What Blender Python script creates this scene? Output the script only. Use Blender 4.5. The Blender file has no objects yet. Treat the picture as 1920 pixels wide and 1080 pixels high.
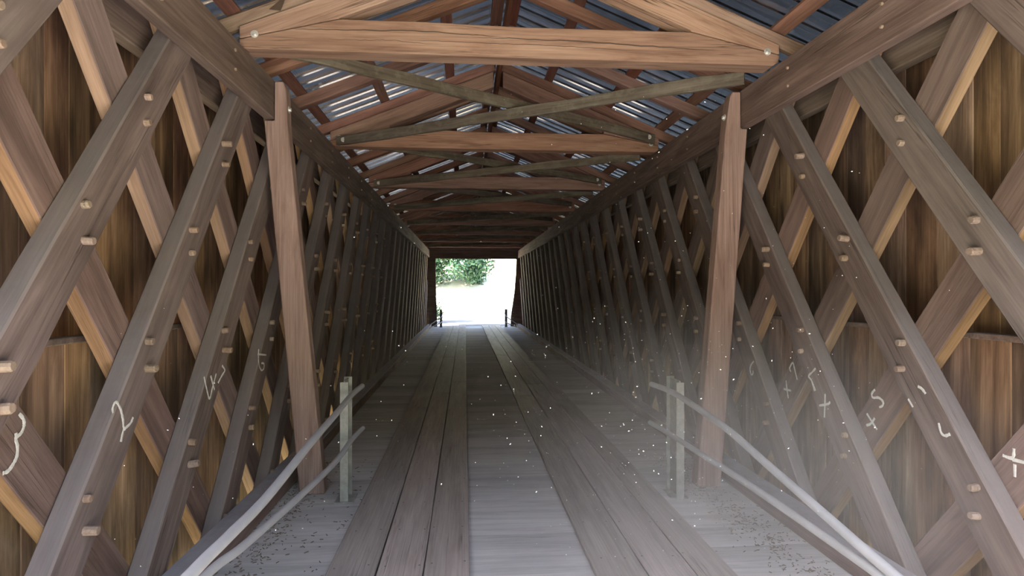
import bpy, bmesh, math, random
from mathutils import Vector, Matrix

SC = bpy.context.scene
COL = SC.collection
R = random.Random(7)

# ------------------------------------------------------------------ camera, sky, sun, exposure
CAM_H = 2.0
YAW = math.atan(88 / 1080)
cd = bpy.data.cameras.new('camera')
cd.sensor_width = 36.0
cd.lens = 1080 / 1920 * 36.0
cd.clip_start = 0.02
cd.clip_end = 600
cam = bpy.data.objects.new('camera', cd)
cam.location = (0, 0, CAM_H)
cam.rotation_euler = (math.radians(90.08), 0, -YAW)
COL.objects.link(cam)
SC.camera = cam

world = bpy.data.worlds.new('sky')
SC.world = world
world.use_nodes = True
wn = world.node_tree
sky = wn.nodes.new('ShaderNodeTexSky')
sky.sky_type = 'NISHITA'
sky.sun_disc = False
sky.sun_elevation = math.radians(55)
sky.sun_rotation = math.radians(220)
sky.dust_density = 2.0
haze = wn.nodes.new('ShaderNodeHueSaturation')      # thin summer cloud takes some blue out of the sky
haze.inputs['Saturation'].default_value = 0.85
wn.links.new(sky.outputs[0], haze.inputs['Color'])
wn.links.new(haze.outputs[0], wn.nodes['Background'].inputs[0])
wn.nodes['Background'].inputs[1].default_value = 0.30

sd = bpy.data.lights.new('sun', 'SUN')
sd.energy = 9.0
sd.color = (1.0, 0.93, 0.82)
sd.angle = math.radians(0.6)
sun = bpy.data.objects.new('sun', sd)
sun.rotation_euler = Vector((0.62, 0.34, -1.0)).to_track_quat('-Z', 'Y').to_euler()
sun.location = (-10, -10, 30)
COL.objects.link(sun)

SC.view_settings.view_transform = 'Standard'
SC.view_settings.look = 'None'
SC.view_settings.gamma = 1.0
SC.view_settings.use_curve_mapping = False
SC.view_settings.exposure = 2.5
SC.cycles.max_bounces = 8
SC.cycles.diffuse_bounces = 4
SC.cycles.glossy_bounces = 3
SC.cycles.transmission_bounces = 3
SC.cycles.volume_bounces = 1
SC.cycles.sample_clamp_indirect = 12.0
SC.cycles.use_denoising = True
SC.cycles.adaptive_threshold = 0.04

# ------------------------------------------------------------------ sizes measured for the bridge
LX, RX = -2.0, 2.98            # inner face of the lattice, left and right
RIDGE = 0.49
Y0, Y1 = 0.5, 31.5             # ends of the bridge
SP = 1.165                     # lattice spacing
TIES = [5.16 + 3.37 * k for k in range(8)]
PITCH = 0.40
def zr(x):                     # underside of the common rafters
    return 4.29 + PITCH * (RIDGE + 1.95) - PITCH * abs(x - RIDGE)

ORD = ('first second third fourth fifth sixth seventh eighth ninth tenth eleventh twelfth thirteenth fourteenth '
       'fifteenth sixteenth seventeenth eighteenth nineteenth twentieth twenty-first twenty-second twenty-third '
       'twenty-fourth twenty-fifth twenty-sixth twenty-seventh twenty-eighth twenty-ninth thirtieth').split()

# ------------------------------------------------------------------ materials
def lin(c):
    return (c[0], c[1], c[2], 1.0)

class NT:
    def __init__(s, name):
        s.m = bpy.data.materials.new(name)
        s.m.use_nodes = True
        s.t = s.m.node_tree
        s.b = s.t.nodes['Principled BSDF']
    def n(s, typ, **kw):
        o = s.t.nodes.new(typ)
        for k, v in kw.items():
            setattr(o, k, v)
        return o
    def l(s, a, b):
        s.t.links.new(a, b)
    def math(s, op, a, b=None):
        o = s.n('ShaderNodeMath', operation=op)
        for i, v in enumerate((a, b)):
            if v is None: continue
            if isinstance(v, (int, float)): o.inputs[i].default_value = v
            else: s.l(v, o.inputs[i])
        return o.outputs[0]
    def mix(s, fac, a, b, blend='MIX'):
        o = s.n('ShaderNodeMix', data_type='RGBA', blend_type=blend)
        for i, v in ((0, fac), (6, a), (7, b)):
            if isinstance(v, (int, float)): o.inputs[i].default_value = v
            elif isinstance(v, tuple): o.inputs[i].default_value = lin(v)
            else: s.l(v, o.inputs[i])
        return o.outputs[2]
    def noise(s, vec, scale, detail=6, rough=0.6, dist=0.0):
        o = s.n('ShaderNodeTexNoise')
        o.inputs['Scale'].default_value = scale
        o.inputs['Detail'].default_value = detail
        o.inputs['Roughness'].default_value = rough
        o.inputs['Distortion'].default_value = dist
        s.l(vec, o.inputs['Vector'])
        return o.outputs['Fac']
    def ramp(s, fac, stops):
        o = s.n('ShaderNodeValToRGB')
        e = o.color_ramp.elements
        while len(e) < len(stops): e.new(0.5)
        for i, (p, c) in enumerate(stops):
            e[i].position = p
            e[i].color = lin(c) if isinstance(c, tuple) else (c, c, c, 1)
        s.l(fac, o.inputs[0])
        return o.outputs[0]

def wood(name, dark, mid, light, axis='X', rough=0.85, vary=0.35, stain=0.5, stain_col=(0.02, 0.016, 0.014),
         dust=0.0, dust_col=(0.20, 0.185, 0.19), cracks=0.5, moss=0.0, bump=0.35, grain=0.65, hue=0.474):
    w = NT(name)
    tc = w.n('ShaderNodeTexCoord')
    oi = w.n('ShaderNodeObjectInfo')
    at = w.n('ShaderNodeAttribute', attribute_name='rnd')
    rnd = w.math('FRACT', w.math('ADD', oi.outputs['Random'], at.outputs['Fac']))
    off = w.n('ShaderNodeCombineXYZ')
    for i, k in enumerate((37.0, 71.0, 53.0)):
        w.l(w.math('MULTIPLY', rnd, k), off.inputs[i])
    add = w.n('ShaderNodeVectorMath', operation='ADD')
    w.l(tc.outputs['Object'], add.inputs[0]); w.l(off.outputs[0], add.inputs[1])
    vec = add.outputs[0]
    def stretch(a, c):
        m = w.n('ShaderNodeMapping')
        s = [c, c, c]; s['XYZ'.index(axis)] = a
        m.inputs['Scale'].default_value = s
        w.l(vec, m.inputs['Vector'])
        return m.outputs[0]
    g1 = w.noise(stretch(0.9, 9.0), 1.0, 6, 0.62, 0.6)
    g2 = w.noise(stretch(1.6, 70.0), 1.0, 4, 0.6, 0.3)
    col = w.ramp(g1, [(0.28, dark), (0.5, mid), (0.74, light)])
    fine = w.ramp(g2, [(0.35, 0.62), (0.62, 1.0)])
    col = w.mix(grain, col, fine, 'MULTIPLY')
    # board to board variation
    val = w.math('ADD', w.math('MULTIPLY', w.math('FRACT', w.math('MULTIPLY', rnd, 13.7)), vary), 1.0 - vary / 2)
    hs = w.n('ShaderNodeHueSaturation')
    hs.inputs['Hue'].default_value = 0.5
    w.l(w.math('ADD', w.math('MULTIPLY', w.math('FRACT', w.math('MULTIPLY', rnd, 7.3)), 0.3), 0.85), hs.inputs['Saturation'])
    w.l(w.math('ADD', w.math('MULTIPLY', w.math('FRACT', w.math('MULTIPLY', rnd, 29.1)), 0.022), hue), hs.inputs['Hue'])
    w.l(val, hs.inputs['Value']); w.l(col, hs.inputs['Color'])
    col = hs.outputs[0]
    # weather stains
    b1 = w.noise(stretch(0.7, 2.2), 1.0, 5, 0.6, 0.4)
    sm = w.ramp(b1, [(0.46, 0.0), (0.72, 1.0)])
    col = w.mix(w.math('MULTIPLY', sm, stain), col, stain_col)
    # drying checks along the grain
    ck = w.noise(stretch(0.35, 16.0), 1.0, 3, 0.5, 0.25)
    cm = w.ramp(ck, [(0.485, 0.0), (0.5, 1.0), (0.515, 0.0)])
    pat = w.ramp(w.noise(stretch(0.5, 1.5), 1.0, 2), [(0.5, 0.0), (0.62, 1.0)])
    cmask = w.math('MULTIPLY', w.math('MULTIPLY', cm, pat), cracks)
    col = w.mix(cmask, col, (0.02, 0.014, 0.01))
    if moss:
        mm = w.ramp(w.noise(vec, 6.0, 6, 0.7), [(0.5, 0.0), (0.6, 1.0)])
        col = w.mix(w.math('MULTIPLY', mm, moss), col, (0.20, 0.185, 0.14))
    if dust:
        geo = w.n('ShaderNodeNewGeometry')
        sep = w.n('ShaderNodeSeparateXYZ'); w.l(geo.outputs['Normal'], sep.inputs[0])
        dn = w.ramp(sep.outputs['Z'], [(0.25, 0.0), (0.55, 1.0)])
        dp = w.ramp(w.noise(vec, 5.0, 5, 0.7), [(0.3, 0.55), (0.7, 1.0)])
        col = w.mix(w.math('MULTIPLY', w.math('MULTIPLY', dn, dp), dust), col, dust_col)
    w.l(col, w.b.inputs['Base Color'])
    w.b.inputs['Roughness'].default_value = rough
    w.b.inputs['Specular IOR Level'].default_value = 0.25
    h = w.math('SUBTRACT', w.math('ADD', w.math('MULTIPLY', g2, 0.5), w.math('MULTIPLY', g1, 0.5)), cmask)
    bp = w.n('ShaderNodeBump'); bp.inputs['Strength'].default_value = bump; bp.inputs['Distance'].default_value = 0.012
    w.l(h, bp.inputs['Height']); w.l(bp.outputs[0], w.b.inputs['Normal'])
    return w.m

def plain(name, col, rough=0.6, metal=0.0, var=0.25, scale=8.0, col2=None):
    w = NT(name)
    tc = w.n('ShaderNodeTexCoord')
    f = w.noise(tc.outputs['Object'], scale, 6, 0.65)
    c2 = col2 or tuple(c * (1 - var) for c in col)
    w.l(w.ramp(f, [(0.35, c2), (0.65, col)]), w.b.inputs['Base Color'])
    w.b.inputs['Roughness'].default_value = rough
    w.b.inputs['Metallic'].default_value = metal
    return w.m

M = {}
M['lattice'] = wood('lattice_wood', (.12, .092, .080), (.187, .147, .130), (.26, .21, .185), grain=0.45, dust=0.75, stain=0.35, cracks=0.7)
M['outer'] = wood('outer_lattice_wood', (.12, .087, .074), (.195, .143, .123), (.27, .205, .175), grain=0.45, dust=0.5, stain=0.3)
M['lit_edge'] = wood('lit_edge_wood', (.23, .145, .09), (.34, .22, .14), (.43, .285, .19), stain=0.2, hue=0.488)  # warm light bounced from below is put into this unweathered edge colour
M['chord'] = wood('chord_wood', (.095, .068, .054), (.165, .122, .098), (.235, .18, .15), dust=0.5, stain=0.3, cracks=0.7)
M['tie'] = wood('tie_wood', (.185, .12, .083), (.315, .222, .158), (.41, .31, .23), stain=0.12, stain_col=(.12, .06, .03), cracks=0.9, vary=0.2)
M['tie_brown'] = wood('brown_tie_wood', (.17, .10, .065), (.30, .185, .125), (.40, .265, .19), stain=0.15, cracks=0.7, vary=0.2)
M['rafter'] = wood('rafter_wood', (.15, .085, .058), (.27, .165, .115), (.38, .25, .175), stain=0.2, cracks=0.6)
M['purlin'] = wood('purlin_wood', (.13, .062, .04), (.21, .105, .068), (.29, .15, .10), stain=0.15)
M['brace'] = wood('mossy_brace_wood', (.07, .056, .043), (.145, .118, .092), (.24, .205, .165), stain=0.6, moss=0.3, hue=0.49, cracks=0.5)
M['post'] = wood('post_wood', (.21, .13, .10), (.32, .215, .175), (.41, .29, .24), stain=0.2, cracks=0.8, vary=0.1)
M['siding'] = wood('siding_wood', (.12, .078, .05), (.29, .195, .12), (.54, .385, .245), axis='Z', hue=0.474, stain=0.8, stain_col=(.03, .024, .02), vary=0.7, cracks=0.3)
M['runner'] = wood('runner_wood', (.27, .235, .21), (.36, .32, .29), (.43, .385, .355), rough=0.62, stain=0.2, stain_col=(.16, .14, .13), cracks=0.5, vary=0.2, grain=0.5)
M['deck'] = wood('deck_wood', (.40, .39, .385), (.49, .48, .475), (.57, .56, .555), grain=0.3, stain=0.3, stain_col=(.13, .125, .12), cracks=0.5, vary=0.25)
M['curb'] = wood('curb_wood', (.16, .10, .075), (.24, .165, .13), (.32, .235, .19), dust=0.9, dust_col=(.36, .37, .40), cracks=0.6)
M['peg'] = wood('peg_wood', (.20, .15, .11), (.31, .24, .175), (.40, .32, .24), stain=0.2, vary=0.3)
M['bolt'] = plain('galvanised_bolt', (.72, .71, .68), 0.45, 0.6)
M['steel'] = plain('weathered_steel', (.37, .365, .335), 0.6, 0.25, 0.3, 14)
M['pipe'] = plain('galvanised_pipe', (.46, .46, .48), 0.55, 0.3, 0.15, 4)
M['chalk'] = plain('chalk', (.66, .64, .61), 0.95, 0, 0.25, 60)
M['crack'] = plain('crack_shadow_wood', (.07, .045, .03), 0.95)
M['darkrail'] = plain('rusty_rail', (.12, .11, .10), 0.7, 0.2)

def roof_metal():
    w = NT('galvanised_roof')
    tc = w.n('ShaderNodeTexCoord')
    f = w.noise(tc.outputs['Object'], 3.0, 5, 0.6)
    w.l(w.ramp(f, [(0.3, (.155, .142, .13)), (0.7, (.21, .195, .18))]), w.b.inputs['Base Color'])
    w.b.inputs['Metallic'].default_value = 1.0
    w.l(w.math('ADD', w.math('MULTIPLY', f, 0.06), 0.05), w.b.inputs['Roughness'])
    return w.m
M['roof'] = roof_metal()

# ------------------------------------------------------------------ mesh helpers
def finish(name, bm, mats, parent=None, smooth=False):
    me = bpy.data.meshes.new(name)
    bm.normal_update()
    bm.to_mesh(me); bm.free()
    for m in (mats if isinstance(mats, (list, tuple)) else [mats]):
        me.materials.append(m)
    if smooth:
        for p in me.polygons: p.use_smooth = True
    o = bpy.data.objects.new(name, me)
    COL.objects.link(o)
    if parent is not None: o.parent = parent
    return o

def tag(o, label, cat, group=None, kind=None):
    o['label'] = label; o['category'] = cat
    if group: o['group'] = group
    if kind: o['kind'] = kind
    return o

def struct(o, label=None):
    o['kind'] = 'structure'
    if label: o['label'] = label
    return o

def beam_bm(L, w, t, seed=0, wob=0.004, ch=0.008, step=0.45, edge_mat=0):
    """timber along local X from -L/2 to L/2, w in Y, t in Z, chamfered and slightly uneven"""
    r = random.Random(seed)
    bm = bmesh.new()
    n = max(2, int(L / step) + 1)
    rings = []
    dy = dz = 0.0
    for i in range(n):
        x = -L / 2 + L * i / (n - 1)
        dy = dy * 0.6 + r.uniform(-wob, wob); dz = dz * 0.6 + r.uniform(-wob, wob) * 0.6
        a = w / 2 + r.uniform(-wob, wob) * 0.7; b = t / 2 + r.uniform(-wob, wob) * 0.4
        pts = [(a, -b + ch), (a, b - ch), (a - ch, b), (-a + ch, b), (-a, b - ch), (-a, -b + ch), (-a + ch, -b), (a - ch, -b)]
        rings.append([bm.verts.new((x, p[0] + dy, p[1] + dz)) for p in pts])
    for i in range(n - 1):
        for k in range(8):
            f = bm.faces.new((rings[i][k], rings[i + 1][k], rings[i + 1][(k + 1) % 8], rings[i][(k + 1) % 8]))
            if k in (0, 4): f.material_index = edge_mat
    bm.faces.new(rings[0]); bm.faces.new(list(reversed(rings[-1])))
    bmesh.ops.recalc_face_normals(bm, faces=bm.faces)
    return bm

def frame(o, p0, p1, zdir):
    """local X runs p0 -> p1, local Z as near zdir as it can be, origin in the middle"""
    p0 = Vector(p0); p1 = Vector(p1)
    x = (p1 - p0).normalized()
    z = Vector(zdir); z = (z - x * z.dot(x)).normalized()
    y = z.cross(x)
    m = Matrix((x, y, z)).transposed().to_4x4()
    m.translation = (p0 + p1) / 2
    o.matrix_world = m
    return m

def timber(name, p0, p1, w, t, zdir, mat, seed=0, edge_mat=0, parent=None, **kw):
    L = (Vector(p1) - Vector(p0)).length
    o = finish(name, beam_bm(L, w, t, seed, edge_mat=edge_mat, **kw), mat, parent)
    frame(o, p0, p1, zdir)
    return o

def box(bm, x0, x1, y0, y1, z0, z1, mi=0, ch=0.0):
    vs = [bm.verts.new(p) for p in ((x0, y0, z0), (x1, y0, z0), (x1, y1, z0), (x0, y1, z0), (x0, y0, z1), (x1, y0, z1), (x1, y1, z1), (x0, y1, z1))]
    fs = [bm.faces.new([vs[i] for i in q]) for q in ((3, 2, 1, 0), (4, 5, 6, 7), (0, 1, 5, 4), (1, 2, 6, 5), (2, 3, 7, 6), (3, 0, 4, 7))]
    for f in fs: f.material_index = mi
    if ch:
        es = list({e for f in fs for e in f.edges})
        r = bmesh.ops.bevel(bm, geom=es, offset=ch, segments=1, affect='EDGES')
        fs = [f for f in r['faces'] if f.is_valid] + [f for f in fs if f.is_valid]
    return fs

def boards(items, ch=0.006):
    """many boards in one mesh with a random number per board for the material"""
    bm = bmesh.new()
    lay = bm.faces.layers.float.new('rnd')
    for b in items:
        v = R.random()
        before = set(bm.faces)
        box(bm, *b, ch=ch)
        for f in bm.faces:
            if f not in before: f[lay] = v
    return bm

def prism(name, poly, y0, y1, mat, parent=None, ch=0.008):
    """outline in X-Z pushed along Y"""
    bm = bmesh.new()
    a = [bm.verts.new((x, y0, z)) for x, z in poly]
    b = [bm.verts.new((x, y1, z)) for x, z in poly]
    n = len(poly)
    bm.faces.new(a); bm.faces.new(list(reversed(b)))
    for i in range(n):
        bm.faces.new((a[i], b[i], b[(i + 1) % n], a[(i + 1) % n]))
    bmesh.ops.recalc_face_normals(bm, faces=bm.faces)
    if ch:
        bmesh.ops.bevel(bm, geom=list(bm.edges), offset=ch, segments=1, affect='EDGES')
    return finish(name, bm, mat, parent)

def tube_bm(pts, r, seg=10, bm=None, flat=None):
    bm = bm or bmesh.new()
    pts = [Vector(p) for p in pts]
    rings = []
    for i, p in enumerate(pts):
        d = (pts[min(i + 1, len(pts) - 1)] - pts[max(i - 1, 0)]).normalized()
        up = Vector((0, 0, 1)) if abs(d.z) < 0.9 else Vector((1, 0, 0))
        if flat is not None: up = flat
        s = d.cross(up).normalized(); u = s.cross(d).normalized()
        rr = r[i] if isinstance(r, (list, tuple)) else r
        ku = 0.25 if flat is not None else 1.0
        rings.append([bm.verts.new(p + s * math.cos(2 * math.pi * k / seg) * rr + u * math.sin(2 * math.pi * k / seg) * rr * ku) for k in range(seg)])
    for i in range(len(rings) - 1):
        for k in range(seg):
            bm.faces.new((rings[i][k], rings[i][(k + 1) % seg], rings[i + 1][(k + 1) % seg], rings[i + 1][k]))
    bm.faces.new(list(reversed(rings[0]))); bm.faces.new(rings[-1])
    return bm

def smooth_line(pts, n=8):
    pts = [Vector(p) for p in pts]
    if len(pts) < 3: return pts
    out = []
    for i in range(len(pts) - 1):
        p0 = pts[max(i - 1, 0)]; p1 = pts[i]; p2 = pts[i + 1]; p3 = pts[min(i + 2, len(pts) - 1)]
        for k in range(n):
            t = k / n
            out.append(0.5 * ((2 * p1) + (-p0 + p2) * t + (2 * p0 - 5 * p1 + 4 * p2 - p3) * t * t + (-p0 + 3 * p1 - 3 * p2 + p3) * t ** 3))
    out.append(pts[-1])
    return out

def link_child(mesh, name, parent, mat4):
    o = bpy.data.objects.new(name, mesh)
    COL.objects.link(o)
    o.parent = parent
    o.matrix_local = mat4
    return o

# ------------------------------------------------------------------ setting: deck, walls, roof
its = []
y = 0.3
while y < 31.6:
    wd = R.uniform(0.30, 0.46)
    its.append((LX + 0.005, RX - 0.005, y, min(y + wd, 31.6), -0.12, -0.05))
    y += wd
floor = struct(finish('floor', boards(its, 0), M['deck']), 'grey crosswise deck boards of the covered bridge')

def siding(name, sgn, xin_low, xin_up):
    its = []
    def course(xin, z0, z1):
        y = Y0
        while y < Y1:
            wd = R.uniform(0.20, 0.34)
            a = xin + sgn * R.uniform(0, 0.008); b = xin + sgn * 0.035
            its.append((min(a, b), max(a, b), y, min(y + wd, Y1), z0, z1))
            y += wd
    course(xin_low, -1.25, 1.70)
    course(xin_up, 1.25, zr(xin_up) + 0.245)
    return struct(finish(name, boards(its, 0.004), M['siding']), 'golden brown vertical board siding behind the lattice')
siding('wall_left', -1, -2.36, -2.52)
siding('wall_right', 1, 3.34, 3.50)
for i, (a, b) in enumerate(((-2.40, -2.325), (3.305, 3.38))):
    bm = bmesh.new(); box(bm, a, b, Y0, Y1, 1.675, 1.715, ch=0.005)
    # thin ledge board over the lower siding
    o = struct(finish('trim_%d' % (i + 1), bm, M['chord']), 'ledge board along the top of the lower siding')

def roof():
    bm = bmesh.new()
    prof = []
    y = Y0 - 0.3; pit = 0.235
    while y < Y1 + 0.4:
        for dy, dz in ((0, 0), (0.160, 0), (0.170, 0.032), (0.209, 0.032), (0.220, 0)):
            prof.append((y + dy, dz))
        y += pit
    base = 0.155 + 0.055
    xs = [-2.95, -1.2, RIDGE, 2.2, 3.93]
    rows = []
    for x in xs:
        rows.append([bm.verts.new((x, py, zr(x) + base + dz)) for py, dz in prof])
    for i in range(len(xs) - 1):
        for k in range(len(prof) - 1):
            bm.faces.new((rows[i][k], rows[i + 1][k], rows[i + 1][k + 1], rows[i][k + 1]))
    ext = bmesh.ops.solidify(bm, geom=list(bm.faces), thickness=0.002)
    return struct(finish('ceiling', bm, M['roof']), 'ribbed galvanised metal roof seen from below')
roof()

# far portal wall with its opening
poly_top = [(-2.55, 3.64), (3.53, 3.64), (3.53, zr(3.53) + .2), (RIDGE, zr(RIDGE) + .2), (-2.55, zr(-2.55) + .2)]
wb = prism('wall_back', poly_top, Y1, Y1 + .06, M['outer'], ch=0)
struct(wb, 'board gable over the far portal')
wf = prism('wall_front', poly_top, Y0, Y0 + .06, M['outer'], ch=0)
struct(wf, 'board gable over the entrance portal')
jl = prism('trim_3', [(-2.55, -0.4), (-1.49, -0.4), (-1.52, 0.6), (-1.57, 2.0), (-1.59, 3.64), (-2.55, 3.64)], Y1 - .1, Y1 - .03, M['chord'], ch=0.004)
struct(jl, 'left jamb boards of the far portal')
jr = prism('trim_4', [(3.53, -0.4), (2.47, -0.4), (2.50, 0.5), (2.70, 1.9), (2.78, 2.9), (2.80, 3.64), (3.53, 3.64)], Y1 - .1, Y1 - .03, M['chord'], ch=0.004)
struct(jr, 'right jamb boards of the far portal')
for k in range(3):
    o = timber('portal_header', (-1.9, Y1 - .14, 3.70 + 0.16 * k), (2.88, Y1 - .14, 3.70 + 0.16 * k + R.uniform(-.015, .015)), 0.15, 0.05, (0, -1, 0), M['chord'], 900 + k)
    tag(o, ('lowest', 'middle', 'topmost')[k] + ' dark header board across the top of the far portal', 'board', 'header boards at the far portal')

# ------------------------------------------------------------------ lattice trusses
peg_meshes = []
for k in range(4):
    bm = bmesh.new()
    r = 0.022 + 0.0015 * k; h = (0.035, 0.055, 0.045, 0.07)[k]
    ri = random.Random(k)
    prof = [(r, -0.02), (r * ri.uniform(.95, 1.0), h - 0.008), (r * 0.8, h)]
    rings = []
    for rr, z in prof:
        rings.append([bm.verts.new((rr * math.cos(2 * math.pi * i / 9) * ri.uniform(.93, 1.05), rr * math.sin(2 * math.pi * i / 9) * ri.uniform(.93, 1.05), z)) for i in range(9)])
    for a in range(2):
        for i in range(9):
            bm.faces.new((rings[a][i], rings[a][(i + 1) % 9], rings[a + 1][(i + 1) % 9], rings[a + 1][i]))
    bm.faces.new(rings[-1])
    bmesh.ops.recalc_face_normals(bm, faces=bm.faces)
    me = bpy.data.meshes.new('peg'); bm.to_mesh(me); bm.free(); me.materials.append(M['peg'])
    peg_meshes.append(me)

CHALK = {
 'LI2': [[(3.453, -0.707), (3.45, -0.678), (3.469, -0.653), (3.49, -0.654), (3.511, -0.681), (3.528, -0.707), (3.549, -0.77), (3.553, -0.81), (3.572, -0.827)], [(3.651, -0.776), (3.622, -0.806), (3.566, -0.823), (3.549, -0.835), (3.528, -0.891)]],
 'LI3': [[(4.599, -0.677), (4.647, -0.779), (4.695, -0.861), (4.745, -0.787), (4.816, -0.683)], [(4.715, -0.686), (4.785, -0.807)], [(4.933, -0.636), (4.984, -0.68), (4.922, -0.717), (4.854, -0.761)]],
 'LI4': [[(5.774, -0.586), (5.765, -0.661), (5.789, -0.75), (5.856, -0.803), (5.919, -0.79), (5.919, -0.745), (5.856, -0.732)], [(5.75, -0.632), (5.983, -0.666)]],
 'LO0': [[(2.932, -0.596), (2.958, -0.626), (2.963, -0.66), (2.945, -0.692), (2.912, -0.707), (2.922, -0.746), (2.919, -0.793), (2.896, -0.826), (2.867, -0.848), (2.837, -0.85)], [(2.912, -0.683), (2.917, -0.712)]],
 'RI3': [[(5.74, -0.751), (5.796, -0.799), (5.815, -0.848), (5.786, -0.896), (5.753, -0.877), (5.753, -0.849)]],
 'RO3': [[(5.267, -0.79), (5.289, -0.759), (5.237, -0.702), (5.207, -0.757), (5.163, -0.851)], [(5.351, -0.889), (5.335, -0.972), (5.312, -1.054)], [(5.39, -0.977), (5.267, -0.973)]],
 'RI2': [[(4.684, -0.679), (4.734, -0.72), (4.783, -0.758), (4.741, -0.79), (4.715, -0.84), (4.696, -0.874)], [(4.734, -0.797), (4.684, -0.868)], [(4.552, -0.871), (4.556, -0.96), (4.562, -1.069)], [(4.628, -0.984), (4.503, -0.943), (4.497, -0.923)]],
 'RO2': [[(4.136, -0.766), (4.17, -0.802), (4.156, -0.83), (4.097, -0.819), (4.053, -0.84), (4.056, -0.87), (4.089, -0.889)], [(4.225, -0.966), (4.182, -1.005), (4.114, -1.063)], [(4.139, -0.983), (4.182, -1.035), (4.229, -1.058)]],
 'RI1': [[(3.569, -0.644), (3.536, -0.654), (3.507, -0.68)], [(3.653, -0.742), (3.612, -0.789)], [(3.403, -0.846), (3.385, -0.901), (3.355, -0.914), (3.319, -0.895)]],
 'RO1': [[(3.025, -0.905), (3.034, -0.961), (3.092, -0.964)], [(3.034, -0.97), (2.96, -0.966)], [(3.02, -0.993), (3.02, -1.065)]],
}
CHALK_TXT = {'LI2': 'chalk numeral two', 'LI3': 'chalk numeral four and tick', 'LI4': 'chalk numeral six', 'LO0': 'curved chalk stroke',
             'RI3': 'chalk numeral six', 'RO3': 'chalk seven and cross', 'RI2': 'chalk hook and cross', 'RO2': 'chalk five and cross',
             'RI1': 'chalk ticks', 'RO1': 'chalk cross'}
ZB, ZT = -0.55, 4.05
SL_IN, SL_OUT = 1.335, -1.32
inner_off = {'left': 4.15, 'right': 4.09}
outer_off = {'left': 3.515, 'right': 3.40}

def clip(yc, sl):
    za, zb = ZB, ZT
    # keep the plank between the two ends of the bridge
    f = lambda yy: CAM_H + (yy - yc) * sl
    lo, hi = sorted((f(Y0 + 0.1), f(Y1 - 0.25)))
    return max(za, lo), min(zb, hi)

def lattice(side):
    sg = 1 if side == 'left' else -1
    face = LX if side == 'left' else RX
    nrm = (sg, 0, 0)
    tin, tout = 0.125, 0.10
    xi = face - sg * tin / 2
    xo = face - sg * (tin + tout / 2)
    n = 0
    for k in range(-2, 24):
        yc = inner_off[side] + SP * k
        za, zb = clip(yc, SL_IN)
        if zb - za < 0.5: continue
        yj = R.uniform(-.012, .012)
        p = lambda z: (xi, yc + yj + (z - CAM_H) / SL_IN, z)
        o = timber('lattice_plank', p(za), p(zb), 0.265, tin, nrm, M['lattice'], 100 + n + (0 if sg > 0 else 50), ch=0.010)
        key = ('L' if sg > 0 else 'R') + 'I%d' % (k + 2)
        lab = '%s inner lattice plank from the entrance on the %s side, rising away from the camera' % (ORD[n], side)
        if key in CHALK: lab = '%s inner lattice plank on the %s side, marked with %s' % (ORD[n], side, CHALK_TXT[key])
        tag(o, lab, 'plank', 'inner lattice planks on the %s side' % side)
        mi = o.matrix_world.inverted()
        if yc < 14.5:
            for j in range(-4, 18):
                yo = outer_off[side] + SP * j
                # crossing of the two centre lines
                yx = (SL_IN * yc - SL_OUT * yo) / (SL_IN - SL_OUT)
                zx = CAM_H + SL_IN * (yx - yc)
                if not (za + 0.15 < zx < min(zb, 3.6)): continue
                if yx < 2.3: continue
                for dz in (0.085, -0.085):
                    q = mi @ Vector((face, yx + R.uniform(-.02, .0) - 0.03, zx + dz + R.uniform(-.012, .012)))
                    m4 = Matrix.Translation((q.x, q.y, tin / 2)) @ Matrix.Rotation(R.uniform(-.12, .12), 4, 'X') @ Matrix.Rotation(R.uniform(-.12, .12), 4, 'Y') @ Matrix.Rotation(R.uniform(0, 6), 4, 'Z')
                    link_child(R.choice(peg_meshes), 'peg', o, m4)
        chalk(key, o, face + sg * 0.0035, sg)
        n += 1
    n = 0
    for k in range(-1, 25):
        yc = outer_off[side] + SP * k
        za, zb = clip(yc, SL_OUT)
        if zb - za < 0.5: continue
        p = lambda z: (xo, yc + (z - CAM_H) / SL_OUT, z)
        o = timber('lattice_plank', p(za), p(zb), 0.275, tout, nrm, [M['outer'], M['lit_edge']], 200 + n + (0 if sg > 0 else 50), edge_mat=1, ch=0.006)
        key = ('L' if sg > 0 else 'R') + 'O%d' % (k + 1)
        lab = '%s outer lattice plank from the entrance on the %s side, leaning towards the camera' % (ORD[n], side)
        if key in CHALK: lab = '%s outer lattice plank on the %s side, marked with %s' % (ORD[n], side, CHALK_TXT[key])
        tag(o, lab, 'plank', 'outer lattice planks on the %s side' % side)
        chalk(key, o, face - sg * (tin - 0.0035), sg)
        n += 1

def chalk(key, parent, x, sg):
    if key not in CHALK: return
    bm = bmesh.new()
    for line in CHALK[key]:
        pts = smooth_line([(x, yy, zz + CAM_H) for yy, zz in line], 5)
        tube_bm(pts, [R.uniform(.0075, .0115) for _ in pts], 8, bm, flat=Vector((sg, 0, 0)))
    o = finish('chalk_mark', bm, M['chalk'])
    o.parent = parent
    o.matrix_parent_inverse = parent.matrix_world.inverted()
    o['label'] = CHALK_TXT[key]
bpy.context.view_layer.update()
lattice('left')
lattice('right')

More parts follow.
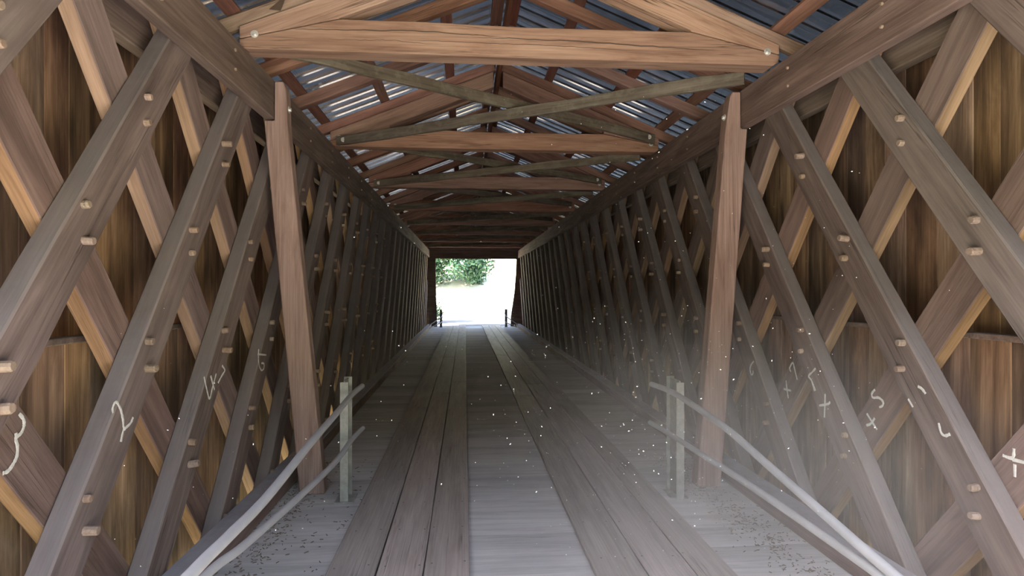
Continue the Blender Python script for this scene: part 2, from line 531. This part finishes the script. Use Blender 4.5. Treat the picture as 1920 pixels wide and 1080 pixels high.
# ------------------------------------------------------------------ chords and curbs
for side, sg, xf in (('left', 1, LX), ('right', -1, RX)):
    x = xf + sg * 0.05
    o = timber('chord_beam', (x, Y0, 3.885), (x, Y1 - 0.15, 3.885), 0.39, 0.10, (sg, 0, 0), M['chord'], 300 + sg, wob=0.003, step=1.2)
    tag(o, 'long brown upper chord timber running along the inside of the %s lattice' % side, 'beam', 'upper chord timbers')
    bm_peg = peg_meshes[1]
    y = 2.6
    while y < 16:
        for dz in (0.09, -0.07):
            q = o.matrix_world.inverted() @ Vector((x, y, 3.885 + dz))
            link_child(peg_meshes[0], 'peg', o, Matrix.Translation((q.x, q.y, 0.047)) @ Matrix.Scale(0.6, 4))
        y += SP
    x2 = xf - sg * 0.285
    o = timber('chord_beam', (x2, Y0, 3.86), (x2, Y1 - 0.15, 3.86), 0.42, 0.10, (sg, 0, 0), M['chord'], 310 + sg, wob=0.003, step=1.2)
    tag(o, 'upper chord timber between the %s lattice and its siding, on the outer side' % side, 'beam', 'upper chord timbers')
    x3 = xf + sg * 0.115
    o = timber('curb_timber', (x3, 0.9, 0.03), (x3, 30.9, 0.035), 0.21, 0.17, (0, 0, 1), M['curb'], 320 + sg, wob=0.004, step=0.8, ch=0.012)
    tag(o, 'dusty grey curb timber on the deck at the foot of the %s lattice' % side, 'curb', 'curb timbers')

# ------------------------------------------------------------------ runner planks
lanes = [(-0.975, -0.632, 'left', 'outer'), (-0.622, -0.300, 'left', 'middle'), (-0.290, 0.032, 'left', 'inner'),
         (0.92, 1.276, 'right', 'inner'), (1.286, 1.62, 'right', 'middle'), (1.63, 1.90, 'right', 'outer')]
for li, (xa, xb, track, pos) in enumerate(lanes):
    y = 0.35; n = 0
    cuts = [0.35]
    while cuts[-1] < 31.6:
        cuts.append(min(31.6, cuts[-1] + (R.uniform(5.0, 7.5) if n else 9.5 + (li * 1.3) % 3)))
        n += 1
        if 31.6 - cuts[-1] < 1.5: cuts[-1] = 31.6
    for n in range(len(cuts) - 1):
        o = timber('runner_plank', ((xa + xb) / 2 + R.uniform(-.003, .003), cuts[n] + .004, -0.024), ((xa + xb) / 2 + R.uniform(-.003, .003), cuts[n + 1] - .004, -0.024),
                   xb - xa, 0.05, (0, 0, 1), M['runner'], 400 + li * 10 + n, wob=0.0022, ch=0.006)
        tag(o, '%s plank from the entrance in the %s row of the %s wheel track' % (ORD[n], pos, track), 'plank', 'runner planks of the wheel tracks')
        nb = bmesh.new()
        L = cuts[n + 1] - cuts[n]
        x = -L / 2 + 0.15
        while x < L / 2:
            if cuts[n] + L / 2 + x < 14:
                for yy in (-.11, .11):
                    bmesh.ops.create_circle(nb, cap_ends=True, segments=8, radius=0.008, matrix=Matrix.Translation((x + R.uniform(-.03, .03), yy + R.uniform(-.03, .03), 0.0285)))
            x += 0.62
        if nb.verts:
            c = finish('nail_heads', nb, M['darkrail'], o); c['kind'] = 'stuff'
        else: nb.free()

# ------------------------------------------------------------------ roof timbers
def bolt_mesh():
    bm = bmesh.new()
    bmesh.ops.create_cone(bm, cap_ends=True, segments=16, radius1=0.034, radius2=0.034, depth=0.006, matrix=Matrix.Translation((0, 0, 0.003)))
    bmesh.ops.create_cone(bm, cap_ends=True, segments=6, radius1=0.020, radius2=0.018, depth=0.024, matrix=Matrix.Translation((0, 0, 0.016)))
    me = bpy.data.meshes.new('bolt'); bm.to_mesh(me); bm.free(); me.materials.append(M['bolt'])
    return me
BOLT = bolt_mesh()
TOROAD = Matrix.Rotation(math.radians(90), 4, 'X')     # local Z faces -Y

def add_bolt(parent, loc):
    o = bpy.data.objects.new('bolt', BOLT); COL.objects.link(o)
    o.parent = parent
    o.matrix_parent_inverse = parent.matrix_world.inverted()
    o.matrix_basis = Matrix.Translation(loc) @ TOROAD
    return o

XL, XRt = -1.95, 2.93
def top_line(x):       # upper edge of the principal rafters
    return zr(x) - 0.012
for k, ty in enumerate(TIES):
    b, h = (4.085, 4.37) if k == 0 else (4.07, 4.33)
    d0, d1 = ty - 0.0, ty + 0.20
    ml = XL + 0.85; mr = XRt - 0.85
    prof = [(XL, b + 0.02), (XL + 0.02, b), (XRt - 0.06, b), (XRt - 0.01, b + 0.03), (XRt, b + 0.07), (XRt, b + 0.10), (mr, h), (1.2, h - .006), (RIDGE, h - .012), (-0.4, h + .004), (ml, h), (XL, b + 0.08)]
    cx = (XL + XRt) / 2
    ob = bpy.data.meshes  # keep the beam's long axis on local X, centred on the beam
    o = prism('tie_beam', [(x - cx, z - 4.2) for x, z in prof], -0.10, 0.10, M['tie'] if k == 0 else M['tie_brown'], ch=0.007)
    o.location = (cx, ty + 0.10, 4.2)
    bpy.context.view_layer.update()
    lab = '%s tan tie beam across the roof, counted from the entrance' % ORD[k] if k else 'large tan tie beam nearest the camera, split along its length'
    tag(o, lab, 'beam', 'tie beams across the roof')
    if k == 0:
        sb = bmesh.new(); rr = random.Random(9)
        for (xa, xb, za, amp) in ((-1.55, 0.35, 4.285, .014), (0.05, 2.35, 4.245, .016), (-0.6, 1.7, 4.205, .008), (-1.2, -0.2, 4.20, .006)):
            n = 40; up = []; dn = []; dz = 0
            for i in range(n + 1):
                t = i / n; x = xa + (xb - xa) * t
                dz = dz * .8 + rr.uniform(-.004, .004)
                z = za - 0.02 * t + amp * math.sin(t * 5 + xa) + dz
                th = amp * .36 * math.sin(math.pi * t) ** .6
                up.append(sb.verts.new((x, d0 - .0012, z + th))); dn.append(sb.verts.new((x, d0 - .0012, z - th)))
            for i in range(n): sb.faces.new((up[i], dn[i], dn[i + 1], up[i + 1]))
        notch = [sb.verts.new((x, d0 - .0012, z)) for x, z in ((-1.70, 4.43), (-1.60, 4.42), (-1.555, 4.545), (-1.60, 4.52))]
        sb.faces.new(notch)
        c = finish('drying_crack', sb, M['crack'], o); c.matrix_parent_inverse = o.matrix_world.inverted(); c['label'] = 'dark drying cracks along the beam'
    if k < 4:
        add_bolt(o, (XL + 0.13, ty - 0.001, b + 0.125))
        add_bolt(o, (XRt - 0.12, ty - 0.001, b + 0.125))
    for side, sgn in (('left', 1), ('right', -1)):
        xe = XL if sgn > 0 else XRt
        m = xe + sgn * 0.85
        dv = 0.235                                     # vertical depth
        tip = RIDGE - sgn * 0.07
        poly = [(xe, b + (0.088 if sgn > 0 else 0.108)), (m, h + 0.008)]
        xs = m + sgn * 0.02
        low = lambda x: top_line(x) - dv
        xc = m
        while low(xc) < h + 0.012 and abs(xc - RIDGE) > 0.3: xc += sgn * 0.01
        poly += [(xc, max(low(xc), h + 0.012)), (tip, low(tip)), (tip, top_line(tip)), (xe, top_line(xe))]
        cxx = (xe + tip) / 2
        ang = math.atan(PITCH) * sgn
        # build along its own slope so the grain follows it
        rot = Matrix.Rotation(-ang, 4, 'Y')
        inv = rot.inverted()
        c0 = Vector((cxx, ty + 0.09, low(cxx) + dv / 2))
        pp = []
        for x, z in poly:
            v = inv @ (Vector((x, c0.y, z)) - c0)
            pp.append((v.x, v.z))
        r = prism('principal_rafter', pp, -0.09, 0.09, M['tie'] if k == 0 else M['rafter'], ch=0.006)
        r.matrix_world = Matrix.Translation(c0) @ rot
        tag(r, '%s principal rafter rising from the %s end of the %s tie beam' % ('tan' if k == 0 else 'reddish brown', side, ORD[k] if k else 'nearest'), 'rafter', 'principal rafters')

stations = []
for ty in TIES:
    stations += [ty + 0.09, ty + 1.12, ty + 2.24]
stations = [4.05] + [s for s in stations if s < 31.2]
for k, sy in enumerate(stations):
    for side, sgn in (('left', 1), ('right', -1)):
        xe = -2.85 if sgn > 0 else 3.83
        tip = RIDGE - sgn * 0.03
        c, s = math.cos(math.atan(PITCH)), math.sin(math.atan(PITCH))
        up = 0.07
        p0 = Vector((xe, sy, zr(xe))) ; p1 = Vector((tip, sy, zr(tip)))
        nz = Vector((-s * sgn, 0, c))
        o = timber('common_rafter', p0 + nz * up, p1 + nz * up, 0.115 if k % 3 else 0.13, 0.135, nz, M['rafter'] if k != 1 else M['tie'], 500 + 2 * k + (sgn > 0), wob=0.006, ch=0.03 if k == 1 else 0.008)
        tag(o, '%s common rafter from the entrance on the %s roof slope, under the purlins' % (ORD[k], side), 'rafter', 'common rafters')

PUR = [('left', 'eave', -2.03, .13), ('left', 'middle', -1.18, .14), ('left', 'upper', -.22, .13), ('left', 'ridge', RIDGE - .10, .14),
       ('right', 'ridge', RIDGE + .10, .14), ('right', 'upper', 1.25, .13), ('right', 'middle', 2.15, .14), ('right', 'eave', 2.97, .15)]
for i, (side, pos, x, wd) in enumerate(PUR):
    sgn = 1 if side == 'left' else -1
    c, s = math.cos(math.atan(PITCH)), math.sin(math.atan(PITCH))
    nz = Vector((-s * sgn, 0, c))
    z = zr(x) + 0.146 + 0.028
    o = timber('purlin', (x, Y0 + .1, z), (x, Y1 - .05, z), wd, 0.045, nz, M['purlin'], 600 + i, wob=0.003, step=1.0, ch=0.004)
    tag(o, 'red-brown %s purlin running under the metal on the %s roof slope' % (pos, side), 'purlin', 'purlins under the roof')
# ridge board
o = timber('ridge_board', (RIDGE, Y0 + .1, zr(RIDGE) - 0.06), (RIDGE, Y1 - .05, zr(RIDGE) - 0.06), 0.05, 0.22, (0, 0, 1), M['purlin'], 640, step=1.2)
tag(o, 'dark ridge board along the peak of the roof, between the rafters', 'beam')

for k in range(len(TIES) - 1):
    a, b = TIES[k] + 0.20, TIES[k + 1]
    zt = 4.18
    for j in range(2):
        if j == 0:
            p0, p1 = (-1.72, a + 0.06, zt - 0.02), (2.83, b - 0.05, zt + 0.03)
        else:
            p0, p1 = (2.72, a + 0.06, zt - 0.03), (-1.83, b - 0.05, zt + 0.03)
        zoff = -0.0 if j else 0.0
        yo = 0.055 if j == 0 else -0.055
        o = timber('cross_brace', (p0[0], p0[1], p0[2]), (p1[0], p1[1], p1[2]), 0.13, 0.05, (0, 0, 1) if False else Vector((0, -1, 0)), M['brace'], 700 + 2 * k + j, wob=0.009, ch=0.006)
        o.location.z += (-0.085 if j else 0.05)
        tag(o, 'mossy brace in the %s roof bay, running from near %s to far %s' % (ORD[k], ('left', 'right')[j], ('right', 'left')[j]), 'brace', 'cross braces below the roof')
        if k < 2:
            add_bolt(o, (p1[0] + (-0.10 if j == 0 else 0.10), p1[1] - 0.105, p1[2]))

# ------------------------------------------------------------------ sway posts
def sway_post(side, yf, label):
    if side == 'left':
        prof = [(-1.641, -.05), (-1.395, -.05), (-1.762, 3.66), (-1.772, 3.98), (-1.80, 4.06), (-1.885, 4.06), (-1.885, 3.67), (-1.985, 3.67)]
    else:
        prof = [(2.389, -.05), (2.646, -.05), (2.935, 3.67), (2.865, 3.67), (2.86, 4.05), (2.77, 4.05), (2.745, 3.98), (2.70, 3.66)]
    # long axis vertical in the mesh, turned so that the grain runs on local X
    cx = sum(p[0] for p in prof) / len(prof)
    rot = Matrix.Rotation(math.radians(-90), 4, 'Y')
    inv = rot.inverted()
    pp = []
    for x, z in prof:
        v = inv @ Vector((x - cx, 0, z - 2.0)); pp.append((v.x, v.z))
    o = prism('sway_post', pp, -0.075, 0.075, M['post'], ch=0.01)
    o.matrix_world = Matrix.Translation((cx, yf + 0.075, 2.0)) @ rot
    tag(o, label, 'post', 'leaning posts bolted to the chords')
    bpy.context.view_layer.update()
    return o
pl = sway_post('left', 5.88, 'reddish leaning post bolted to the left upper chord, behind the left guard post')
b = bpy.data.objects.new('bolt', BOLT); COL.objects.link(b); b.parent = pl; b.matrix_parent_inverse = pl.matrix_world.inverted()
b.matrix_basis = Matrix.Translation((-1.77, 5.955, 3.80)) @ Matrix.Rotation(math.radians(90), 4, 'Y')
pr = sway_post('right', 5.78, 'reddish leaning post bolted to the right upper chord, behind the right guard post')
b = bpy.data.objects.new('bolt', BOLT); COL.objects.link(b); b.parent = pr; b.matrix_parent_inverse = pr.matrix_world.inverted()
b.matrix_basis = Matrix.Translation((2.72, 5.855, 3.80)) @ Matrix.Rotation(math.radians(-90), 4, 'Y')

# ------------------------------------------------------------------ guard posts and rails
def guard_post(x, y, h, mat, label, d=0.2, z0=-0.05, w=0.078):
    bm = bmesh.new()
    t = 0.011
    box(bm, -w / 2, w / 2, -d / 2, -d / 2 + t, 0, h - 0.025, ch=0.002)
    box(bm, -w / 2, w / 2, d / 2 - t, d / 2, 0, h, ch=0.002)
    box(bm, -t / 2, t / 2, -d / 2 + t, d / 2 - t, 0, h - 0.01)
    o = finish('guard_post', bm, mat)
    o.location = (x, y, z0)
    tag(o, label, 'post', 'steel guard posts')
    pb = bmesh.new()
    box(pb, -0.09, 0.09, -0.12, 0.12, 0, 0.012, ch=0.002)
    finish('base_plate', pb, mat, o)
    return o
guard_post(-1.155, 5.73, 1.18, M['steel'], 'pale steel beam guard post on the left, holding two pipes')
guard_post(2.09, 5.60, 1.16, M['steel'], 'pale steel beam guard post on the right, holding two pipes', 0.28)
guard_post(-1.28, 30.9, 0.95, M['darkrail'], 'small dark guard post at the left of the far portal', 0.12, -0.05, 0.12)
guard_post(2.20, 30.9, 0.95, M['darkrail'], 'small dark guard post at the right of the far portal', 0.12, -0.05, 0.12)

def rail(pts, r, mat, label):
    o = finish('guard_rail', tube_bm(smooth_line(pts, 10), r, 12), mat, smooth=True)
    tag(o, label, 'rail', 'guard rail pipes')
    return o
rail([(-1.04, 5.95, 1.015), (-1.075, 5.55, 0.99), (-1.068, 4.95, 0.965), (-1.062, 4.06, .935), (-1.062, 3.2, .88), (-1.062, 2.65, .885), (-1.062, 2.30, .89), (-1.065, 1.2, .86)], 0.026, M['pipe'], 'upper grey guard pipe on the left, running from its post towards the camera')
rail([(-1.025, 5.9, .60), (-1.07, 5.6, .57), (-1.085, 4.95, .545), (-1.16, 4.0, .555), (-1.225, 3.3, .575), (-1.27, 2.83, .60), (-1.30, 1.3, .62)], 0.024, M['pipe'], 'lower grey guard pipe on the left, running from its post towards the camera')
rail([(1.93, 5.85, 1.01), (1.995, 5.5, 1.0), (2.0, 5.08, .985), (2.0, 4.3, .93), (2.0, 3.65, .83), (2.0, 3.03, .735), (2.0, 2.54, .66), (2.0, 1.3, .5)], 0.027, M['pipe'], 'upper grey guard pipe on the right, sloping down towards the camera')
rail([(1.93, 5.9, .60), (1.995, 5.5, .58), (2.0, 5.13, .586), (2.0, 4.2, .61), (2.0, 3.48, .618), (2.0, 2.65, .615), (2.0, 1.3, .60)], 0.025, M['pipe'], 'lower grey guard pipe on the right, level from its post towards the camera')
rail([(-1.20, 30.9, .72), (-1.25, 30.4, .52), (-1.5, 29.6, .35), (-1.75, 28.8, .20)], 0.024, M['darkrail'], 'upper dark rail dropping from the left post of the far portal')
rail([(-1.20, 30.9, .32), (-1.3, 30.3, .20), (-1.6, 29.5, .10), (-1.78, 28.9, .02)], 0.024, M['darkrail'], 'lower dark rail dropping from the left post of the far portal')
rail([(2.13, 30.9, .70), (2.2, 30.5, .52), (2.5, 29.9, .30), (2.7, 29.5, .15)], 0.024, M['darkrail'], 'upper dark rail dropping from the right post of the far portal')
rail([(2.13, 30.9, .30), (2.2, 30.5, .2), (2.5, 30.0, .1), (2.65, 29.7, .02)], 0.024, M['darkrail'], 'lower dark rail dropping from the right post of the far portal')

# ------------------------------------------------------------------ outside
def ground():
    bm = bmesh.new()
    xs = [-60, -30, -16, -10, -7, -5, -3.4, -2.2, -1, 0.5, 2, 3.2, 4.4, 6, 8, 11, 18, 32, 60]
    ys = [-40, -20, -8, -3, 0, 0.3, 1.2, 3, 8, 15, 22, 27, 30, 31.6, 32.2, 34, 37, 42, 48, 55, 65, 80, 110, 160]
    rr = random.Random(3)
    def h(x, y):
        if 0.3 < y < 31.6:
            t = min(1, (y - 0.3) / 1.5, (31.6 - y) / 1.5)
            return -0.14 - 2.3 * t
        z = -0.14 if y <= 0.3 else -0.07
        if y > 42: z += min((y - 42) * 0.42, 14) + rr.uniform(-.1, .1)
        if abs(x - .5) > 4 and y > 31.6: z += rr.uniform(0, .3)
        return z
    g = [[bm.verts.new((x, y, h(x, y))) for x in xs] for y in ys]
    for j in range(len(ys) - 1):
        for i in range(len(xs) - 1):
            bm.faces.new((g[j][i], g[j][i + 1], g[j + 1][i + 1], g[j + 1][i]))
    w = NT('meadow_ground')
    tc = w.n('ShaderNodeTexCoord')
    f = w.noise(tc.outputs['Object'], 0.6, 8, 0.7)
    w.l(w.ramp(f, [(0.35, (.47, .49, .29)), (0.6, (.64, .61, .44))]), w.b.inputs['Base Color'])
    w.b.inputs['Roughness'].default_value = 0.95
    return struct(finish('ground', bm, w.m), 'sunlit meadow beyond the bridge')
ground()
def sky_block_slope():
    # unseen slope added behind the camera to block low sky light
    bm = bmesh.new(); rr = random.Random(8)
    xs = [-60, -45, -30, -20, -12, -6, 0, 6, 12, 20, 30, 45, 60]
    ring = []
    for j, (d, z) in enumerate(((13, -0.4), (16, 4), (20, 9), (26, 14), (36, 19), (55, 24))):
        row = []
        for x in xs:
            bend = max(0.0, abs(x) - 12) * 0.55
            row.append(bm.verts.new((x, -d + bend * (13 / d) + rr.uniform(-.8, .8), z + (rr.uniform(-.8, .8) if j else 0))))
        ring.append(row)
    for j in range(5):
        for i in range(len(xs) - 1):
            bm.faces.new((ring[j][i], ring[j + 1][i], ring[j + 1][i + 1], ring[j][i + 1]))
    m = plain('sky_block_green', (.07, .10, .04), 0.95, 0, .6, .5)
    return struct(finish('sky_block_slope', bm, m), 'unseen green slope added behind the entrance to block low sky light')
sky_block_slope()
def road(name, y0, y1, z, lab, col):
    bm = bmesh.new()
    n = 10
    a = []; b = []
    for i in range(n + 1):
        y = y0 + (y1 - y0) * i / n
        bend = 0.05 * max(0, y - 35) ** 2
        zz = z + max(0, y - 42) * 0.42
        a.append(bm.verts.new((-1.9 - 0.3 * (i % 2) + bend, y, zz))); b.append(bm.verts.new((3.1 + 0.3 * (i % 2) + bend, y, zz)))
    for i in range(n): bm.faces.new((a[i], b[i], b[i + 1], a[i + 1]))
    m = plain('gravel_road', col, 0.95, 0, 0.2, 20)
    return struct(finish(name, bm, m), lab)
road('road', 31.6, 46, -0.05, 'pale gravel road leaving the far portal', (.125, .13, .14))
road('road', -13, 0.3, -0.10, 'pale gravel road before the entrance', (.56, .53, .49))

def leaf_mat(name, a, b):
    w = NT(name)
    at = w.n('ShaderNodeAttribute', attribute_name='rnd')
    w.l(w.ramp(at.outputs['Fac'], [(0.1, a), (0.9, b)]), w.b.inputs['Base Color'])
    w.b.inputs['Roughness'].default_value = 0.5
    w.b.inputs['Transmission Weight'].default_value = 0.0
    return w.m
M['leaf'] = leaf_mat('green_leaves', (.012, .042, .022), (.05, .12, .055))
M['bark'] = wood('bark', (.06, .045, .035), (.13, .10, .075), (.2, .16, .12))

def foliage(name, parent, clumps, n, size, seed, mat):
    r = random.Random(seed)
    bm = bmesh.new()
    lay = bm.faces.layers.float.new('rnd')
    for _ in range(n):
        cx, cy, cz, rad = r.choice(clumps)
        d = Vector((r.gauss(0, 1), r.gauss(0, 1), r.gauss(0, 1))).normalized() * rad * r.random() ** 0.45
        p = Vector((cx, cy, cz)) + d
        u = Vector((r.gauss(0, 1), r.gauss(0, 1), r.gauss(0, .7))).normalized()
        v = u.orthogonal().normalized()
        v.rotate(Matrix.Rotation(r.uniform(0, 6.28), 3, u))
        s = size * r.uniform(.6, 1.4)
        t = u.cross(v)
        vs = [bm.verts.new(p + a) for a in (v * -s, t * s * .45 + v * -.1 * s, v * s, t * -s * .45 + v * -.1 * s)]
        f = bm.faces.new(vs); f[lay] = r.random()
    return finish(name, bm, mat, parent)

def tree(x, y, z, trunk_h, clumps, n, size, seed, label, group):
    root = bpy.data.objects.new('tree', None); COL.objects.link(root)
    root.location = (x, y, z)
    tag(root, label, 'tree', group)
    r = random.Random(seed)
    bm = tube_bm([(0, 0, -0.1), (.05, 0, trunk_h * .4), (-.05, .1, trunk_h * .75), (.05, 0, trunk_h)], [.22, .18, .14, .08], 10)
    tr = finish('trunk', bm, M['bark'], root)
    for cx, cy, cz, rad in clumps[:8]:
        b2 = tube_bm([(0, 0, trunk_h * .55), (cx * .4, cy * .4, (trunk_h * .55 + cz) / 2 + .2), (cx, cy, cz)], [.09, .06, .025], 7)
        finish('branch', b2, M['bark'], tr)
    foliage('foliage', root, clumps, n, size, seed, M['leaf'])
    return root
def clumpset(seed, n, c, rad, rr):
    r = random.Random(seed); out = []
    for _ in range(n):
        d = Vector((r.gauss(0, 1), r.gauss(0, 1), r.gauss(0, 1))).normalized() * r.random() ** .4
        out.append((c[0] + d.x * rad[0], c[1] + d.y * rad[1], c[2] + d.z * rad[2], r.uniform(*rr)))
    return out
tree(-3.0, 47, 0.3, 6.0, clumpset(1, 52, (1.4, 0, 4.5), (4.8, 2.8, 3.5), (.7, 1.25)), 12000, .17, 11, 'leafy green tree hanging over the road at upper left beyond the far portal', 'trees beyond the far portal')
tree(-8.5, 52, 0.6, 7.5, clumpset(2, 30, (0, 0, 6.0), (4.5, 3, 4.0), (.9, 1.5)), 4500, .2, 12, 'tall green tree standing further left beyond the far portal', 'trees beyond the far portal')
tree(-4.2, 39.5, -0.07, 4.6, clumpset(7, 22, (0.1, 0, 4.4), (1.5, 1.9, 1.2), (.4, .7)), 6000, .2, 17, 'second slender green tree at the left roadside, a little further on', 'trees beyond the far portal')
tree(-3.4, 35.0, -0.07, 4.3, clumpset(6, 20, (0.2, 0, 4.0), (1.5, 1.2, 1.1), (.4, .7)), 7000, .18, 16, 'slender green tree at the left roadside, shading the road beyond the portal', 'trees beyond the far portal')
bush = bpy.data.objects.new('bush', None); COL.objects.link(bush); bush.location = (-2.0, 34.5, -0.07)
tag(bush, 'small roadside bush just left of the road beyond the far portal', 'bush')
finish('stem', tube_bm([(0, 0, 0), (.05, 0, .6), (0, .1, 1.1)], [.05, .04, .02], 8), M['bark'], bush)
foliage('foliage', bush, clumpset(5, 10, (0, 0, .75), (.55, .6, .45), (.3, .5)), 1500, .07, 15, M['leaf'])

# ------------------------------------------------------------------ litter and drifting dust
def litter():
    r = random.Random(21); bm = bmesh.new()
    def bit(x, y, s):
        a = r.uniform(0, 6.28); d = Vector((math.cos(a), math.sin(a), 0)); e = Vector((-d.y, d.x, 0))
        l = s * r.uniform(.5, 2.2); w = s * .28
        p = Vector((x, y, -0.044 + r.uniform(0, .006)))
        q = [p - d * l - e * w, p + d * l - e * w, p + d * l + e * w, p - d * l + e * w]
        lo = [bm.verts.new(v) for v in q]; hi = [bm.verts.new(v + Vector((0, 0, .004))) for v in q]
        bm.faces.new(list(reversed(lo))); bm.faces.new(hi)
        for i in range(4): bm.faces.new((lo[i], lo[(i + 1) % 4], hi[(i + 1) % 4], hi[i]))
    for _ in range(520): bit(r.gauss(-1.62, .09), r.uniform(3.9, 7), .008)
    for _ in range(700): bit(r.gauss(2.45, .13), r.uniform(3.6, 7), .0075)
    for _ in range(120): bit(r.uniform(-1.7, -1.0), r.uniform(3.8, 7), .009)
    o = finish('leaf_litter', bm, plain('dry_litter', (.22, .18, .13), 0.95, 0, .5, 30))
    return tag(o, 'dry leaf litter and straw scattered on the deck beside the curbs', 'litter', kind='stuff')
litter()

def motes():
    r = random.Random(33); bm = bmesh.new()
    for i in range(800):
        y = 1.5 + 5.2 * r.random() ** 1.3
        if i % 4: u = r.gauss(.32, .20)
        else: u = r.uniform(-.6, .75)
        v = r.gauss(-.22, .16) if i % 5 else r.uniform(-.45, .35)
        p = (u * y, y, CAM_H + v * y)
        if not (-1.7 < p[0] < 2.7 and 0.03 < p[2] < 3.9): continue
        s = r.uniform(.0006, .0012) * (0.45 + 0.32 * y)
        m = Matrix.Translation(p) @ Matrix.Rotation(r.uniform(0, 6), 4, 'X') @ Matrix.Rotation(r.uniform(0, 6), 4, 'Z') @ Matrix.Diagonal((s * r.choice((1, 1, 1.4, 3.0)), s, s, 1))
        bmesh.ops.create_icosphere(bm, subdivisions=1, radius=1.0, matrix=m)
    o = finish('dust_motes', bm, plain('pale_dust', (.92, .92, .92), .9, 0, .05))
    return tag(o, 'pale dust specks drifting in the air above the deck, thickest at right', 'dust', kind='stuff')
motes()

def dust_cloud():
    bm = bmesh.new()
    bmesh.ops.create_icosphere(bm, subdivisions=3, radius=1.0)
    rr = random.Random(4)
    for v in bm.verts:
        v.co *= 1 + rr.uniform(-.05, .05)
        v.co.x *= 1.9; v.co.y *= 2.9; v.co.z *= 1.5
        v.co.z = max(v.co.z, -0.77)
        v.co.x = min(v.co.x, 1.15)
    m = bpy.data.materials.new('drifting_dust'); m.use_nodes = True
    t = m.node_tree; t.nodes.remove(t.nodes['Principled BSDF'])
    out = t.nodes['Material Output']
    vs = t.nodes.new('ShaderNodeVolumeScatter')
    vs.inputs['Color'].default_value = (.93, .92, .93, 1)
    vs.inputs['Anisotropy'].default_value = 0.0
    tc = t.nodes.new('ShaderNodeTexCoord')
    mp = t.nodes.new('ShaderNodeMapping'); mp.inputs['Scale'].default_value = (1 / 1.85, 1 / 2.8, 1 / 1.45)
    t.links.new(tc.outputs['Object'], mp.inputs['Vector'])
    ln = t.nodes.new('ShaderNodeVectorMath'); ln.operation = 'LENGTH'
    t.links.new(mp.outputs[0], ln.inputs[0])
    mr = t.nodes.new('ShaderNodeMapRange'); mr.interpolation_type = 'SMOOTHSTEP'
    mr.inputs['From Min'].default_value = 1.0; mr.inputs['From Max'].default_value = 0.0
    t.links.new(ln.outputs['Value'], mr.inputs['Value'])
    nz = t.nodes.new('ShaderNodeTexNoise'); nz.inputs['Scale'].default_value = 1.1; nz.inputs['Detail'].default_value = 2
    t.links.new(tc.outputs['Object'], nz.inputs['Vector'])
    r2 = t.nodes.new('ShaderNodeMapRange')
    r2.inputs['From Min'].default_value = 0.35; r2.inputs['From Max'].default_value = 0.65
    r2.inputs['To Min'].default_value = 0.35; r2.inputs['To Max'].default_value = 1.0
    t.links.new(nz.outputs['Fac'], r2.inputs['Value'])
    mu = t.nodes.new('ShaderNodeMath'); mu.operation = 'MULTIPLY'
    t.links.new(mr.outputs[0], mu.inputs[0]); t.links.new(r2.outputs[0], mu.inputs[1])
    m2 = t.nodes.new('ShaderNodeMath'); m2.operation = 'MULTIPLY'; m2.inputs[1].default_value = DUST
    t.links.new(mu.outputs[0], m2.inputs[0]); t.links.new(m2.outputs[0], vs.inputs['Density'])
    t.links.new(vs.outputs[0], out.inputs['Volume'])
    o = finish('dust_cloud', bm, m)
    o.location = (1.75, 4.0, 0.75)
    return tag(o, 'pale cloud of dust hanging over the deck on the right', 'dust', kind='stuff')
DUST = 0.17
dust_cloud()
